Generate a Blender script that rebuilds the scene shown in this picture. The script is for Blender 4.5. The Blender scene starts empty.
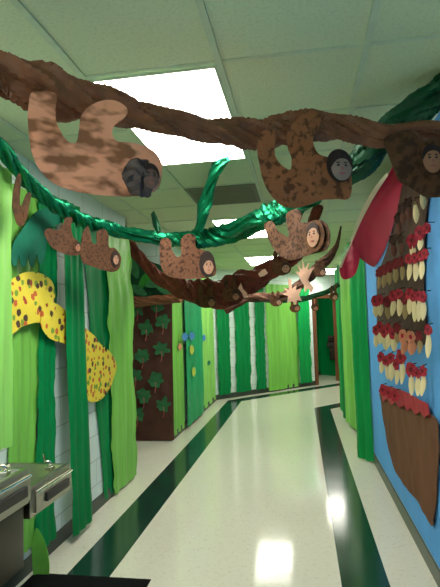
import bpy, bmesh, math, random
from mathutils import Vector, noise
from mathutils.geometry import delaunay_2d_cdt
random.seed(7)
S = bpy.context.scene
C = S.collection

# ------------------------------------------------------------------ camera
EYE = 1.5
F, PITCH, YAW, ROLL = 488.9, 0.0627, 0.1619, 0.0295
fw = Vector((-math.sin(YAW)*math.cos(PITCH), math.cos(YAW)*math.cos(PITCH), math.sin(PITCH)))
r0 = Vector((math.cos(YAW), math.sin(YAW), 0)); u0 = r0.cross(fw)
RT = math.cos(ROLL)*r0 - math.sin(ROLL)*u0
UP = math.sin(ROLL)*r0 + math.cos(ROLL)*u0
cam_d = bpy.data.cameras.new('camera'); cam = bpy.data.objects.new('camera', cam_d); C.objects.link(cam)
from mathutils import Matrix
m = Matrix((RT, UP, -fw)).transposed().to_4x4(); m.translation = Vector((0, 0, EYE))
cam.matrix_world = m
cam_d.sensor_fit = 'AUTO'; cam_d.sensor_width = 36; cam_d.lens = 36*F/587
cam_d.clip_start = 0.05; cam_d.clip_end = 60
S.camera = cam

# ------------------------------------------------------------------ world, exposure
w = bpy.data.worlds.new('world'); S.world = w; w.use_nodes = True
w.node_tree.nodes['Background'].inputs[0].default_value = (0.6, 0.75, 0.6, 1)
w.node_tree.nodes['Background'].inputs[1].default_value = 0.05
S.view_settings.view_transform = 'Standard'; S.view_settings.look = 'None'
S.view_settings.gamma = 1; S.view_settings.use_curve_mapping = False
S.view_settings.exposure = 0.0
LAMP = 20.0                                   # radiance of the fluorescent diffusers
LAMP_COL = (1.0, 0.97, 0.86)
S.cycles.max_bounces = 10; S.cycles.diffuse_bounces = 6; S.cycles.use_denoising = True
S.cycles.sample_clamp_indirect = 6

# ------------------------------------------------------------------ helpers
def ray(px, py): return fw + RT*((px-220)/F) - UP*((py-293.5)/F)
ORG = Vector((0, 0, EYE))
def onY(px, py, y): d = ray(px, py); return ORG + d*(y/d.y)
def onX(px, py, x): d = ray(px, py); return ORG + d*(x/d.x)
def onZ(px, py, z): d = ray(px, py); return ORG + d*((z-EYE)/d.z)
def onP(px, py, p, n): d = ray(px, py); return ORG + d*((p-ORG).dot(n)/d.dot(n))

ROOTS = {}
def obj(name, geo, mat, parent=None, smooth=True):
    """links verts/faces (world space) as one mesh object, optionally as a child"""
    verts, faces = geo[0], geo[1]
    me = bpy.data.meshes.new(name)
    o = bpy.data.objects.new(name, me); C.objects.link(o)
    if parent is not None:
        off = ROOTS[parent.name]; ROOTS[o.name] = off; o.parent = parent
    else:
        xs = [v[0] for v in verts]; ys = [v[1] for v in verts]; zs = [v[2] for v in verts]
        off = Vector(((min(xs)+max(xs))/2, (min(ys)+max(ys))/2, min(zs)))
        o.location = off; ROOTS[o.name] = off
    me.from_pydata([(v[0]-off.x, v[1]-off.y, v[2]-off.z) for v in verts], [], faces)
    if len(geo) > 2:
        uv = me.uv_layers.new(name='UVMap')
        for l in me.loops: uv.data[l.index].uv = geo[2][l.vertex_index]
    bm = bmesh.new(); bm.from_mesh(me); bmesh.ops.recalc_face_normals(bm, faces=bm.faces); bm.to_mesh(me); bm.free()
    for p in me.polygons: p.use_smooth = smooth
    if smooth:
        me.set_sharp_from_angle(angle=math.radians(42))
    me.materials.append(mat); me.update()
    return o
def thing(name, label, cat, loc, group=None):
    o = bpy.data.objects.new(name, None); C.objects.link(o); o.location = loc
    o.empty_display_size = 0.05; ROOTS[o.name] = Vector(loc)
    return tag(o, label, cat, group)
def tag(o, label, cat, group=None):
    o['label'] = label; o['category'] = cat
    if group: o['group'] = group
    return o
def struct(o): o['kind'] = 'structure'; return o
def join(*gs):
    V, Fc = [], []
    for g in gs:
        b = len(V); V += list(g[0]); Fc += [tuple(i+b for i in f) for f in g[1]]
    return V, Fc

def box(x0, y0, z0, x1, y1, z1):
    v = [Vector(p) for p in ((x0,y0,z0),(x1,y0,z0),(x1,y1,z0),(x0,y1,z0),(x0,y0,z1),(x1,y0,z1),(x1,y1,z1),(x0,y1,z1))]
    return v, [(0,3,2,1),(4,5,6,7),(0,1,5,4),(1,2,6,5),(2,3,7,6),(3,0,4,7)]
def bevbox(x0, y0, z0, x1, y1, z1, b=0.012, seg=3):
    bm = bmesh.new(); v, f = box(x0, y0, z0, x1, y1, z1)
    vs = [bm.verts.new(p) for p in v]; [bm.faces.new([vs[i] for i in q]) for q in f]
    bmesh.ops.bevel(bm, geom=bm.edges[:], offset=b, segments=seg, affect='EDGES', profile=0.6)
    return from_bm(bm)
def from_bm(bm):
    bm.verts.ensure_lookup_table(); bm.verts.index_update()
    r = [v.co.copy() for v in bm.verts], [tuple(v.index for v in f.verts) for f in bm.faces]
    bm.free(); return r
def prism(p, q, z0, z1, t, side=1):
    """wall slab from p to q; its thickness grows to one side"""
    p, q = Vector((p[0], p[1], 0)), Vector((q[0], q[1], 0)); d = (q-p).normalized(); n = Vector((-d.y, d.x, 0))*t*side
    L = (q-p).length; v = []; uv = []
    for z in (z0, z1):
        for a, l in ((p, 0), (q, L), (q+n, L), (p+n, 0)):
            v.append(Vector((a.x, a.y, z))); uv.append((l, z))
    return v, [(0,3,2,1),(4,5,6,7),(0,1,5,4),(1,2,6,5),(2,3,7,6),(3,0,4,7)], uv
def catmull(pts, n=8, closed=False):
    P = [Vector(p) for p in pts]; out = []; N = len(P)
    rng = range(N) if closed else range(N-1)
    for i in rng:
        if closed: a, b, c, d = P[i-1], P[i], P[(i+1) % N], P[(i+2) % N]
        else: a, b, c, d = P[max(i-1,0)], P[i], P[i+1], P[min(i+2,N-1)]
        for k in range(n):
            t = k/n
            out.append(0.5*((2*b)+(c-a)*t+(2*a-5*b+4*c-d)*t*t+(3*b-a-3*c+d)*t**3))
    if not closed: out.append(P[-1])
    return out
def resample(P, step):
    out = [P[0]]; acc = 0
    for a, b in zip(P, P[1:]):
        L = (b-a).length; s = step-acc
        while s <= L and L > 0:
            out.append(a.lerp(b, s/L)); s += step
        acc = L-(s-step)
    if (out[-1]-P[-1]).length > step*0.3: out.append(P[-1])
    return out
def twist_tube(pts, rad, lobes=4, twist=9.0, depth=0.28, rough=0.25, nseg=44, step=0.011, flat=1.0, seed=0.0, crease=0.55):
    """a twisted, crumpled rope of paper or foil along pts; rad is one radius per control point"""
    R4 = [(p[0], p[1], p[2]) for p in pts]
    path = resample(catmull(R4, 12), step)
    base = [Vector(p) for p in R4]; n = len(path)
    def rad_at(i):
        t = i/(n-1)*(len(rad)-1); k = min(int(t), len(rad)-2); return rad[k]+(rad[k+1]-rad[k])*(t-k)
    V, Fc = [], []
    for i, p in enumerate(path):
        d = (path[min(i+1, n-1)]-path[max(i-1, 0)]).normalized()
        s = d.cross(Vector((0, 0, 1)))
        if s.length < 0.05: s = d.cross(Vector((0, 1, 0)))
        s.normalize(); u = s.cross(d).normalized(); r = rad_at(i); L = i*step
        tw = twist*L*(1+0.3*noise.noise(Vector((L*1.3, seed, 2))))
        for k in range(nseg):
            a = 2*math.pi*k/nseg
            ridge = abs(math.sin(0.5*lobes*(a+tw)))          # sharp valleys between round folds
            nz = noise.noise(Vector((math.cos(a+tw*0.7)*1.6+seed, math.sin(a+tw*0.7)*1.6, L*9)))
            nz2 = noise.noise(Vector((math.cos(a)*4+seed*2, math.sin(a)*4, L*26)))
            cr = abs(noise.noise(Vector((math.cos(a+tw)*2.6+seed, math.sin(a+tw)*2.6+seed, L*2.4))))
            cr2 = abs(noise.noise(Vector((math.cos(a+tw*1.1)*5.5, math.sin(a+tw*1.1)*5.5+seed, L*7+seed))))
            q = r*(1-depth+depth*1.35*ridge+rough*0.8*nz+rough*0.12*nz2+crease*(1.0*cr+0.3*cr2-0.24))
            V.append(p+s*math.cos(a)*q*flat+u*math.sin(a)*q)
    for i in range(n-1):
        for k in range(nseg):
            a, b = i*nseg+k, i*nseg+(k+1) % nseg
            Fc.append((a, b, b+nseg, a+nseg))
    Fc.append(tuple(range(nseg))[::-1]); Fc.append(tuple(range((n-1)*nseg, n*nseg)))
    return V, Fc
def tube(pts, r, nseg=10, sm=6, r1=None):
    path = catmull(pts, sm) if sm > 1 else [Vector(p) for p in pts]; n = len(path); V, Fc = [], []
    for i, p in enumerate(path):
        d = (path[min(i+1, n-1)]-path[max(i-1, 0)]).normalized()
        s = d.cross(Vector((0, 0, 1)))
        if s.length < 0.05: s = d.cross(Vector((0, 1, 0)))
        s.normalize(); u = s.cross(d); rr = r if r1 is None else r+(r1-r)*i/(n-1)
        for k in range(nseg):
            a = 2*math.pi*k/nseg; V.append(p+s*math.cos(a)*rr+u*math.sin(a)*rr)
    for i in range(n-1):
        for k in range(nseg):
            a, b = i*nseg+k, i*nseg+(k+1) % nseg; Fc.append((a, b, b+nseg, a+nseg))
    Fc.append(tuple(range(nseg))[::-1]); Fc.append(tuple(range((n-1)*nseg, n*nseg)))
    return V, Fc

class Plane:
    """an upright sheet of paper standing in the place: point, direction across it, normal towards the viewer"""
    def __init__(s, p, yaw=0.0, tilt=0.0):
        s.p = Vector(p); s.u = Vector((math.cos(yaw), math.sin(yaw), 0))
        n = Vector((math.sin(yaw), -math.cos(yaw), 0))
        s.n = (n*math.cos(tilt)+Vector((0, 0, math.sin(tilt)))).normalized()
        s.v = s.n.cross(s.u)
        if s.v.z < 0: s.v = -s.v
    def st(s, px, py):
        q = onP(px, py, s.p, s.n)-s.p; return Vector((q.dot(s.u), q.dot(s.v)))
    def at(s, a, b, h=0): return s.p+s.u*a+s.v*b+s.n*h
def sheet(poly, pl, thick=0.003, grid=0.03, bend=None, off=0.0, smooth_n=5, curl=0.004, seed=0.0, closed=True):
    """a cut-out: outline poly (2D in the plane pl) filled, gently curled and given thickness"""
    P = [Vector((p[0], p[1], 0)) for p in poly]
    if smooth_n: P = catmull(P, smooth_n, True)
    P2 = [Vector((p.x, p.y)) for p in P]
    x0 = min(p.x for p in P2); x1 = max(p.x for p in P2); y0 = min(p.y for p in P2); y1 = max(p.y for p in P2)
    def inside(x, y):
        c = False; j = len(P2)-1
        for i in range(len(P2)):
            a, b = P2[i], P2[j]
            if (a.y > y) != (b.y > y) and x < (b.x-a.x)*(y-a.y)/(b.y-a.y)+a.x: c = not c
            j = i
        return c
    nP = len(P2); pts = list(P2); g = max(grid, (x1-x0)/40, (y1-y0)/40)
    x = x0+g/2; row = 0
    while x < x1:
        y = y0+g*(0.3+0.4*(row % 2))
        while y < y1:
            if inside(x, y) and min((Vector((x, y))-p).length for p in P2) > g*0.4: pts.append(Vector((x, y)))
            y += g
        x += g; row += 1
    v2, e, f, *_ = delaunay_2d_cdt(pts, [], [list(range(nP))], 1, 1e-6)
    def h(a, b):
        z = off+curl*noise.noise(Vector((a*7+seed, b*7, seed)))+curl*0.5*noise.noise(Vector((a*22+seed, b*22, 3)))
        return z+(bend(a, b) if bend else 0)
    bm = bmesh.new(); vs = [bm.verts.new(pl.at(q.x, q.y, h(q.x, q.y))) for q in v2]
    for t in f:
        try: bm.faces.new([vs[i] for i in t])
        except ValueError: pass
    for q in [q for q in bm.verts if not q.link_faces]: bm.verts.remove(q)
    bm.normal_update()
    if bm.faces and sum((fc.normal.dot(pl.n) for fc in bm.faces)) < 0: bmesh.ops.reverse_faces(bm, faces=bm.faces[:])
    # thickness away from the viewer
    back = {q: bm.verts.new(q.co-pl.n*thick) for q in bm.verts[:]}
    for fc in bm.faces[:]: bm.faces.new([back[q] for q in reversed(fc.verts)])
    for ed in [ed for ed in bm.edges if len(ed.link_faces) == 1 and all(q in back for q in ed.verts)]:
        a, b = ed.verts; bm.faces.new([a, b, back[b], back[a]])
    return from_bm(bm)
def pxpoly(pl, L): return [pl.st(*p) for p in L]
def ell(c, rx, ry, n=18, rot=0, a0=0, a1=2*math.pi, jit=0, seed=0):
    out = []
    for k in range(n):
        a = a0+(a1-a0)*k/n; q = 1+jit*noise.noise(Vector((math.cos(a)*2+seed, math.sin(a)*2, seed*1.7)))
        x, y = rx*q*math.cos(a), ry*q*math.sin(a)
        out.append(Vector((c[0]+x*math.cos(rot)-y*math.sin(rot), c[1]+x*math.sin(rot)+y*math.cos(rot))))
    return out

# ------------------------------------------------------------------ materials
def nt(name):
    mt = bpy.data.materials.new(name); mt.use_nodes = True; t = mt.node_tree
    return mt, t, t.nodes['Principled BSDF']
def N(t, typ, **k):
    n = t.nodes.new(typ)
    for a, b in k.items(): setattr(n, a, b)
    return n
def col(c): return (c[0], c[1], c[2], 1)
def srgb(r, g, b):
    f = lambda c: (c/12.92 if c <= 0.04045 else ((c+0.055)/1.055)**2.4)
    return tuple(f(x/255) for x in (r, g, b))
def coords(t, kind='Object', scale=(1, 1, 1)):
    tc = N(t, 'ShaderNodeTexCoord'); mp = N(t, 'ShaderNodeMapping'); mp.inputs['Scale'].default_value = scale
    t.links.new(tc.outputs[kind], mp.inputs['Vector']); return mp.outputs['Vector']
def ramp(t, fac, stops, interp='LINEAR'):
    r = N(t, 'ShaderNodeValToRGB'); r.color_ramp.interpolation = interp
    while len(r.color_ramp.elements) < len(stops): r.color_ramp.elements.new(0.5)
    for e, (p, c) in zip(r.color_ramp.elements, stops): e.position = p; e.color = col(c)
    t.links.new(fac, r.inputs['Fac']); return r.outputs['Color']
def paper(name, c, var=0.18, rough=0.85, scale=9, bump=0.12, trans=0.0, spots=None, spec=0.25, metal=0.0, streak=(1, 1, 1), crumple=0):
    mt, t, b = nt(name)
    v = coords(t, 'Object', streak)
    nz = N(t, 'ShaderNodeTexNoise'); nz.inputs['Scale'].default_value = scale; nz.inputs['Detail'].default_value = 5
    t.links.new(v, nz.inputs['Vector'])
    out = ramp(t, nz.outputs['Fac'], [(0.3, [x*(1-var) for x in c]), (0.7, [min(1, x*(1+var)) for x in c])])
    if spots:
        sc, sz, seed = spots['col'], spots.get('scale', 30), spots.get('thr', 0.56)
        n2 = N(t, 'ShaderNodeTexNoise'); n2.inputs['Scale'].default_value = sz; n2.inputs['Detail'].default_value = 2.5
        v2 = coords(t, 'Object', spots.get('stretch', (1, 1, 1))); t.links.new(v2, n2.inputs['Vector'])
        k = N(t, 'ShaderNodeMapRange'); k.inputs['From Min'].default_value = seed-0.03; k.inputs['From Max'].default_value = seed+spots.get('soft', 0.09); k.inputs['To Max'].default_value = 0.85
        t.links.new(n2.outputs['Fac'], k.inputs['Value'])
        mx = N(t, 'ShaderNodeMix', data_type='RGBA'); t.links.new(k.outputs['Result'], mx.inputs['Factor'])
        t.links.new(out, mx.inputs['A']); mx.inputs['B'].default_value = col(sc); out = mx.outputs['Result']
    t.links.new(out, b.inputs['Base Color'])
    b.inputs['Roughness'].default_value = rough; b.inputs['Specular IOR Level'].default_value = spec
    b.inputs['Metallic'].default_value = metal
    if bump:
        bp = N(t, 'ShaderNodeBump'); bp.inputs['Strength'].default_value = bump; bp.inputs['Distance'].default_value = 0.01
        t.links.new(nz.outputs['Fac'], bp.inputs['Height']); t.links.new(bp.outputs['Normal'], b.inputs['Normal'])
    if crumple:
        vo = N(t, 'ShaderNodeTexVoronoi', feature='DISTANCE_TO_EDGE'); vo.inputs['Scale'].default_value = crumple
        wv = N(t, 'ShaderNodeMix', data_type='VECTOR'); wv.inputs['Factor'].default_value = 0.06
        t.links.new(v, wv.inputs['A']); t.links.new(nz.outputs['Color'], wv.inputs['B']); t.links.new(wv.outputs['Result'], vo.inputs['Vector'])
        b2 = N(t, 'ShaderNodeBump'); b2.inputs['Strength'].default_value = 0.4; b2.inputs['Distance'].default_value = 0.02
        t.links.new(vo.outputs['Distance'], b2.inputs['Height']); t.links.new(bp.outputs['Normal'], b2.inputs['Normal']); t.links.new(b2.outputs['Normal'], b.inputs['Normal'])
    if trans:
        tr = N(t, 'ShaderNodeBsdfTranslucent'); t.links.new(out, tr.inputs['Color'])
        ms = N(t, 'ShaderNodeMixShader'); ms.inputs[0].default_value = trans
        t.links.new(b.outputs[0], ms.inputs[1]); t.links.new(tr.outputs[0], ms.inputs[2])
        t.links.new(ms.outputs[0], t.nodes['Material Output'].inputs['Surface'])
    return mt
def spotted(name, base, cols, scale=26):
    """paint dabs of several colours scattered on paper"""
    mt, t, b = nt(name); v = coords(t)
    vo = N(t, 'ShaderNodeTexVoronoi'); vo.inputs['Scale'].default_value = scale; t.links.new(v, vo.inputs['Vector'])
    nz = N(t, 'ShaderNodeTexNoise'); nz.inputs['Scale'].default_value = scale*2.2; t.links.new(v, nz.inputs['Vector'])
    ad = N(t, 'ShaderNodeMath', operation='MULTIPLY_ADD'); ad.inputs[1].default_value = 0.35
    t.links.new(nz.outputs['Fac'], ad.inputs[0]); t.links.new(vo.outputs['Distance'], ad.inputs[2])
    k = N(t, 'ShaderNodeMapRange'); k.inputs['From Min'].default_value = 0.60; k.inputs['From Max'].default_value = 0.53
    t.links.new(ad.outputs[0], k.inputs['Value'])
    sp = N(t, 'ShaderNodeSeparateColor'); t.links.new(vo.outputs['Color'], sp.inputs[0])
    cc = ramp(t, sp.outputs[0], [(i/len(cols), c) for i, c in enumerate(cols)], 'CONSTANT')
    mx = N(t, 'ShaderNodeMix', data_type='RGBA'); t.links.new(k.outputs['Result'], mx.inputs['Factor'])
    mx.inputs['A'].default_value = col(base); t.links.new(cc, mx.inputs['B'])
    t.links.new(mx.outputs['Result'], b.inputs['Base Color']); b.inputs['Roughness'].default_value = 0.7
    return mt
def plain(name, c, rough=0.5, metal=0.0, spec=0.5):
    mt, t, b = nt(name); v = coords(t); nz = N(t, 'ShaderNodeTexNoise'); nz.inputs['Scale'].default_value = 14
    t.links.new(v, nz.inputs['Vector'])
    t.links.new(ramp(t, nz.outputs['Fac'], [(0.3, [x*0.93 for x in c]), (0.7, [min(1, x*1.07) for x in c])]), b.inputs['Base Color'])
    b.inputs['Roughness'].default_value = rough; b.inputs['Metallic'].default_value = metal; b.inputs['Specular IOR Level'].default_value = spec
    return mt
def block_wall(name, c, joint):
    mt, t, b = nt(name); tc = N(t, 'ShaderNodeTexCoord')
    br = N(t, 'ShaderNodeTexBrick'); br.inputs['Scale'].default_value = 1
    br.inputs['Brick Width'].default_value = 0.406; br.inputs['Row Height'].default_value = 0.203
    br.inputs['Mortar Size'].default_value = 0.006; br.inputs['Mortar Smooth'].default_value = 0.3
    br.inputs['Color1'].default_value = col(c); br.inputs['Color2'].default_value = col([x*0.95 for x in c]); br.inputs['Mortar'].default_value = col(joint)
    t.links.new(tc.outputs['UV'], br.inputs['Vector']); t.links.new(br.outputs['Color'], b.inputs['Base Color'])
    bp = N(t, 'ShaderNodeBump'); bp.inputs['Strength'].default_value = 0.5; bp.inputs['Distance'].default_value = 0.006; bp.invert = True
    t.links.new(br.outputs['Fac'], bp.inputs['Height']); t.links.new(bp.outputs['Normal'], b.inputs['Normal'])
    b.inputs['Roughness'].default_value = 0.5
    return mt
def floor_mat(name, a, bcol, rough=0.1, tile=True, spec=0.5):
    mt, t, b = nt(name); v = coords(t)
    nz = N(t, 'ShaderNodeTexNoise'); nz.inputs['Scale'].default_value = 55; nz.inputs['Detail'].default_value = 6; t.links.new(v, nz.inputs['Vector'])
    out = ramp(t, nz.outputs['Fac'], [(0.30, bcol), (0.40, a), (0.8, [min(1, x*1.05) for x in a])])
    t.links.new(out, b.inputs['Base Color'])
    n2 = N(t, 'ShaderNodeTexNoise'); n2.inputs['Scale'].default_value = 2.5; n2.inputs['Detail'].default_value = 4; t.links.new(v, n2.inputs['Vector'])
    mr = N(t, 'ShaderNodeMapRange'); mr.inputs['To Min'].default_value = rough*0.6; mr.inputs['To Max'].default_value = rough*1.5
    t.links.new(n2.outputs['Fac'], mr.inputs['Value']); t.links.new(mr.outputs['Result'], b.inputs['Roughness'])
    bp = N(t, 'ShaderNodeBump'); bp.inputs['Strength'].default_value = 0.06; bp.inputs['Distance'].default_value = 0.01
    t.links.new(n2.outputs['Fac'], bp.inputs['Height']); t.links.new(bp.outputs['Normal'], b.inputs['Normal'])
    b.inputs['Specular IOR Level'].default_value = spec
    return mt
def ceil_mat():
    mt, t, b = nt('ceiling_tile'); v = coords(t)
    nz = N(t, 'ShaderNodeTexNoise'); nz.inputs['Scale'].default_value = 70; nz.inputs['Detail'].default_value = 4; t.links.new(v, nz.inputs['Vector'])
    c = srgb(206, 216, 178)  # white tiles; greenish bounced light is put into the base colour
    t.links.new(ramp(t, nz.outputs['Fac'], [(0.36, [x*0.92 for x in c]), (0.5, c), (0.8, [min(1, x*1.03) for x in c])]), b.inputs['Base Color'])
    bp = N(t, 'ShaderNodeBump'); bp.inputs['Strength'].default_value = 0.3; bp.inputs['Distance'].default_value = 0.004
    t.links.new(nz.outputs['Fac'], bp.inputs['Height']); t.links.new(bp.outputs['Normal'], b.inputs['Normal'])
    b.inputs['Roughness'].default_value = 0.9
    return mt
def emit(name, c, s):
    mt, t, b = nt(name); b.inputs['Base Color'].default_value = (0.9, 0.9, 0.9, 1)
    b.inputs['Emission Color'].default_value = col(c); b.inputs['Emission Strength'].default_value = s; return mt

M = {}
M['floor'] = floor_mat('cream_terrazzo', srgb(212, 208, 192), srgb(196, 190, 172), 0.085)
M['stripe'] = floor_mat('dark_green_tile', srgb(20, 52, 42), srgb(34, 70, 58), 0.14)
M['ceil'] = ceil_mat()
M['grid'] = plain('ceiling_grid_metal', srgb(192, 206, 176), 0.5)
M['wall'] = block_wall('pale_block', srgb(214, 230, 226), srgb(182, 196, 190))
M['blue'] = paper('blue_paper', srgb(88, 158, 224), 0.05, 0.7, 4, 0.05)
M['base'] = plain('dark_rubber', srgb(48, 56, 50), 0.45)
M['base2'] = plain('olive_rubber', srgb(78, 84, 72), 0.45)
ST = (3, 3, 0.15)
M['lime'] = paper('lime_plastic', srgb(132, 204, 88), 0.14, 0.42, 7, 0.10, 0.18, streak=ST, spec=0.4)
M['pale_lime'] = paper('pale_lime_plastic', srgb(156, 222, 112), 0.12, 0.45, 7, 0.10, 0.2, streak=ST, spec=0.4)
M['dgreen'] = paper('dark_green_plastic', srgb(0, 132, 70), 0.16, 0.55, 7, 0.10, 0.12, streak=ST, spec=0.2)
M['emerald'] = paper('emerald_plastic', srgb(12, 154, 76), 0.14, 0.5, 7, 0.10, 0.15, streak=ST, spec=0.25)
M['teal'] = paper('teal_plastic', srgb(24, 168, 110), 0.14, 0.4, 7, 0.10, 0.15, streak=ST, spec=0.4)
M['kraft'] = paper('brown_kraft', srgb(118, 76, 52), 0.2, 0.5, 16, 0.2, crumple=13)
M['kraft_dark'] = paper('dark_brown_kraft', srgb(84, 54, 40), 0.3, 0.7, 16, 0.35, crumple=18)
M['kraft_red'] = paper('red_brown_kraft', srgb(104, 50, 34), 0.3, 0.7, 16, 0.35, crumple=16)
M['trunk'] = paper('trunk_kraft', srgb(104, 66, 44), 0.14, 0.8, 6, 0.15, streak=(1, 1, 0.4))
M['crown'] = paper('shaded_crown_kraft', srgb(70, 48, 36), 0.3, 0.8, 12, 0.3)  # brown paper with the shade on the crown put into its colour
M['trunk_dark'] = paper('trunk_dark_kraft', srgb(80, 50, 40), 0.2, 0.8, 6, 0.15)
def sl(name, c, s, scale=38, thr=0.53, st=(1, 1, 1)): M[name] = paper(name, srgb(*c), 0.12, 0.8, 10, 0.08, spots=dict(col=srgb(*s), scale=scale, thr=thr, stretch=st))
sl('salmon_painted', (214, 146, 114), (104, 66, 38), 12, 0.475, (0.8, 0.8, 1.7))
sl('tan_painted', (138, 86, 54), (70, 42, 22), 36, 0.53)
sl('brown_painted', (88, 56, 32), (54, 33, 18), 26, 0.5)
sl('umber_painted', (92, 62, 44), (44, 28, 20), 44, 0.50)
sl('dotted_brown', (84, 54, 34), (44, 26, 18), 55, 0.53)
sl('dotted_tan', (106, 70, 50), (50, 30, 22), 46, 0.54)
M['foil'] = paper('green_foil', srgb(14, 120, 82), 0.25, 0.33, 12, 0.35, metal=0.8, spec=0.6)
M['foil_dark'] = paper('dark_green_foil', srgb(4, 66, 40), 0.25, 0.42, 12, 0.35, metal=0.35, spec=0.4)
M['vine_green'] = paper('vine_green', srgb(18, 70, 40), 0.25, 0.6, 12, 0.3)
M['red'] = paper('red_paper', srgb(180, 38, 74), 0.06, 0.6, 5, 0.05)
M['white_paper'] = paper('white_paper', srgb(220, 208, 186), 0.06, 0.7, 5, 0.05)
M['teal_paper'] = paper('teal_paper', srgb(18, 108, 84), 0.12, 0.8, 8, 0.1)
M['spots'] = spotted('yellow_spotted', srgb(226, 204, 58), [srgb(150, 56, 30), srgb(196, 92, 40), srgb(70, 46, 32), srgb(112, 150, 40), srgb(176, 62, 34), srgb(60, 60, 44)], 18)
M['skin'] = paper('skin_print', srgb(168, 128, 104), 0.1, 0.6, 14, 0)
M['skin_grey'] = paper('grey_print', srgb(132, 112, 100), 0.16, 0.6, 30, 0)
M['skin_brown'] = paper('brown_print', srgb(150, 104, 76), 0.12, 0.6, 14, 0)
M['skin_dark'] = paper('dark_print', srgb(104, 80, 70), 0.25, 0.6, 40, 0)
M['hair'] = paper('hair_print', srgb(46, 34, 30), 0.3, 0.7, 40, 0)
M['ink'] = plain('dark_ink', srgb(40, 28, 24), 0.6)
M['lip'] = plain('lip_ink', srgb(140, 78, 70), 0.6)
M['char'] = paper('charcoal_crumple', srgb(62, 50, 48), 0.45, 0.6, 30, 0.4, spec=0.5)
M['cream'] = paper('cream_paper', srgb(226, 206, 158), 0.06, 0.7, 8, 0.05)
M['tan_leaf'] = paper('tan_paper', srgb(150, 128, 90), 0.12, 0.75, 8, 0.05)
M['crimson'] = paper('crimson_paper', srgb(168, 46, 58), 0.2, 0.7, 14, 0.15)
M['darkred'] = paper('dark_red_paper', srgb(112, 34, 38), 0.2, 0.7, 14, 0.15)
M['salmon'] = paper('salmon_paper', srgb(206, 132, 100), 0.1, 0.7, 8, 0.05)
M['twig'] = paper('dark_twig', srgb(50, 34, 26), 0.2, 0.8, 20, 0.1)
M['leaf'] = paper('leaf_green', srgb(48, 108, 66), 0.3, 0.6, 14, 0.15)
M['leaf_lime'] = paper('leaf_lime', srgb(138, 208, 88), 0.1, 0.5, 8, 0.05)
M['leaf_mid'] = paper('leaf_mid', srgb(46, 128, 44), 0.2, 0.6, 14, 0.1)
M['jungle'] = paper('jungle_green', srgb(18, 66, 40), 0.25, 0.8, 9, 0.15)
M['redline'] = plain('red_stem', srgb(168, 80, 70), 0.6)
M['pink'] = paper('pale_pink_paper', srgb(236, 186, 160), 0.06, 0.7, 10, 0.04)
M['steel'] = plain('brushed_steel', (0.42, 0.40, 0.34), 0.3, 1.0)
M['steel_dark'] = plain('dark_steel', srgb(58, 52, 42), 0.35, 0.6)
M['groove'] = plain('black_plastic', srgb(34, 30, 26), 0.5)
M['chrome'] = plain('chrome', (0.75, 0.72, 0.65), 0.12, 1.0)
M['mat'] = paper('black_rug', srgb(16, 18, 18), 0.25, 0.95, 90, 0.4, spec=0.1)
M['wood'] = paper('door_wood', srgb(112, 70, 48), 0.2, 0.5, 10, 0.05, streak=(6, 6, 0.6))
M['vent'] = plain('vent_grey', srgb(112, 116, 92), 0.6)
M['bluepic'] = plain('blue_print', srgb(44, 120, 190), 0.6)
M['yellowpic'] = plain('yellow_print', srgb(190, 200, 70), 0.6)
M['lamp'] = emit('diffuser_light', LAMP_COL, LAMP)

# ------------------------------------------------------------------ room shell
XL, XR, H = -1.7226, 0.7096, 2.6176
TA = -0.912                                    # one long seam of the ceiling grid
Y1 = 1.992                                     # one cross seam
dv = Vector((0.673, 0.740, 0)).normalized(); nv = Vector((dv.y, -dv.x, 0))
PL0 = Vector((XL, 9.68, 0)); PR0 = Vector((XR, 8.53, 0))
def dg(t, off=0.0, z=0.0): return PL0+dv*t+nv*off+Vector((0, 0, z))
TE = 6.2
END_R = PR0+dv*((dg(TE)-PR0).dot(dv))
def wall(name, p, q, z0=0.0, z1=H, side=1, mat='wall', t=0.12): return struct(obj(name, prism(p, q, z0, z1, t, side), M[mat], smooth=False))
YB = -4.2
struct(obj('floor', box(-3.4, YB-0.12, -0.1, 6.5, 16.5, 0.0), M['floor'], smooth=False))
struct(obj('ceiling', box(-3.4, YB-0.12, H, 6.5, 16.5, H+0.1), M['ceil'], smooth=False))
wall('wall_left', (XL, YB), (XL, 4.70))
wall('wall_alcove_near', (XL-0.12, 4.70), (-3.3, 4.70), side=1)
wall('wall_alcove_end', (-3.3, 4.58), (-3.3, 6.42), side=1)
wall('wall_alcove_far', (-3.3, 6.30), (XL-0.12, 6.30), side=1)
wall('wall_left_far', (XL, 6.30), (XL, 9.68), side=1)
DOOR0, DOOR1 = 3.02, 3.98
wall('wall_far', dg(-0.06), dg(DOOR0))
wall('wall_far_beyond', dg(DOOR1), dg(TE))
wall('wall_far_header', dg(DOOR0), dg(DOOR1), 2.06, H)
wall('wall_end', dg(TE), END_R)
wall('wall_right_far', END_R, PR0, side=1)
wall('wall_right', (XR, 8.53), (XR, YB), side=1)
wall('wall_back', (XR+0.12, YB), (XL-0.12, YB), side=1)
# the room beyond the far doorway
wall('wall_recess_back', dg(DOOR0-0.5, -1.35), dg(DOOR1+1.0, -1.35), side=1, mat='dgreen')
wall('wall_recess_left', dg(DOOR0-0.4, -1.35), dg(DOOR0-0.4, -0.12), side=1, mat='lime')
wall('wall_recess_right', dg(DOOR1+0.9, -0.12), dg(DOOR1+0.9, -1.35), side=1, mat='dgreen')
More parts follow.
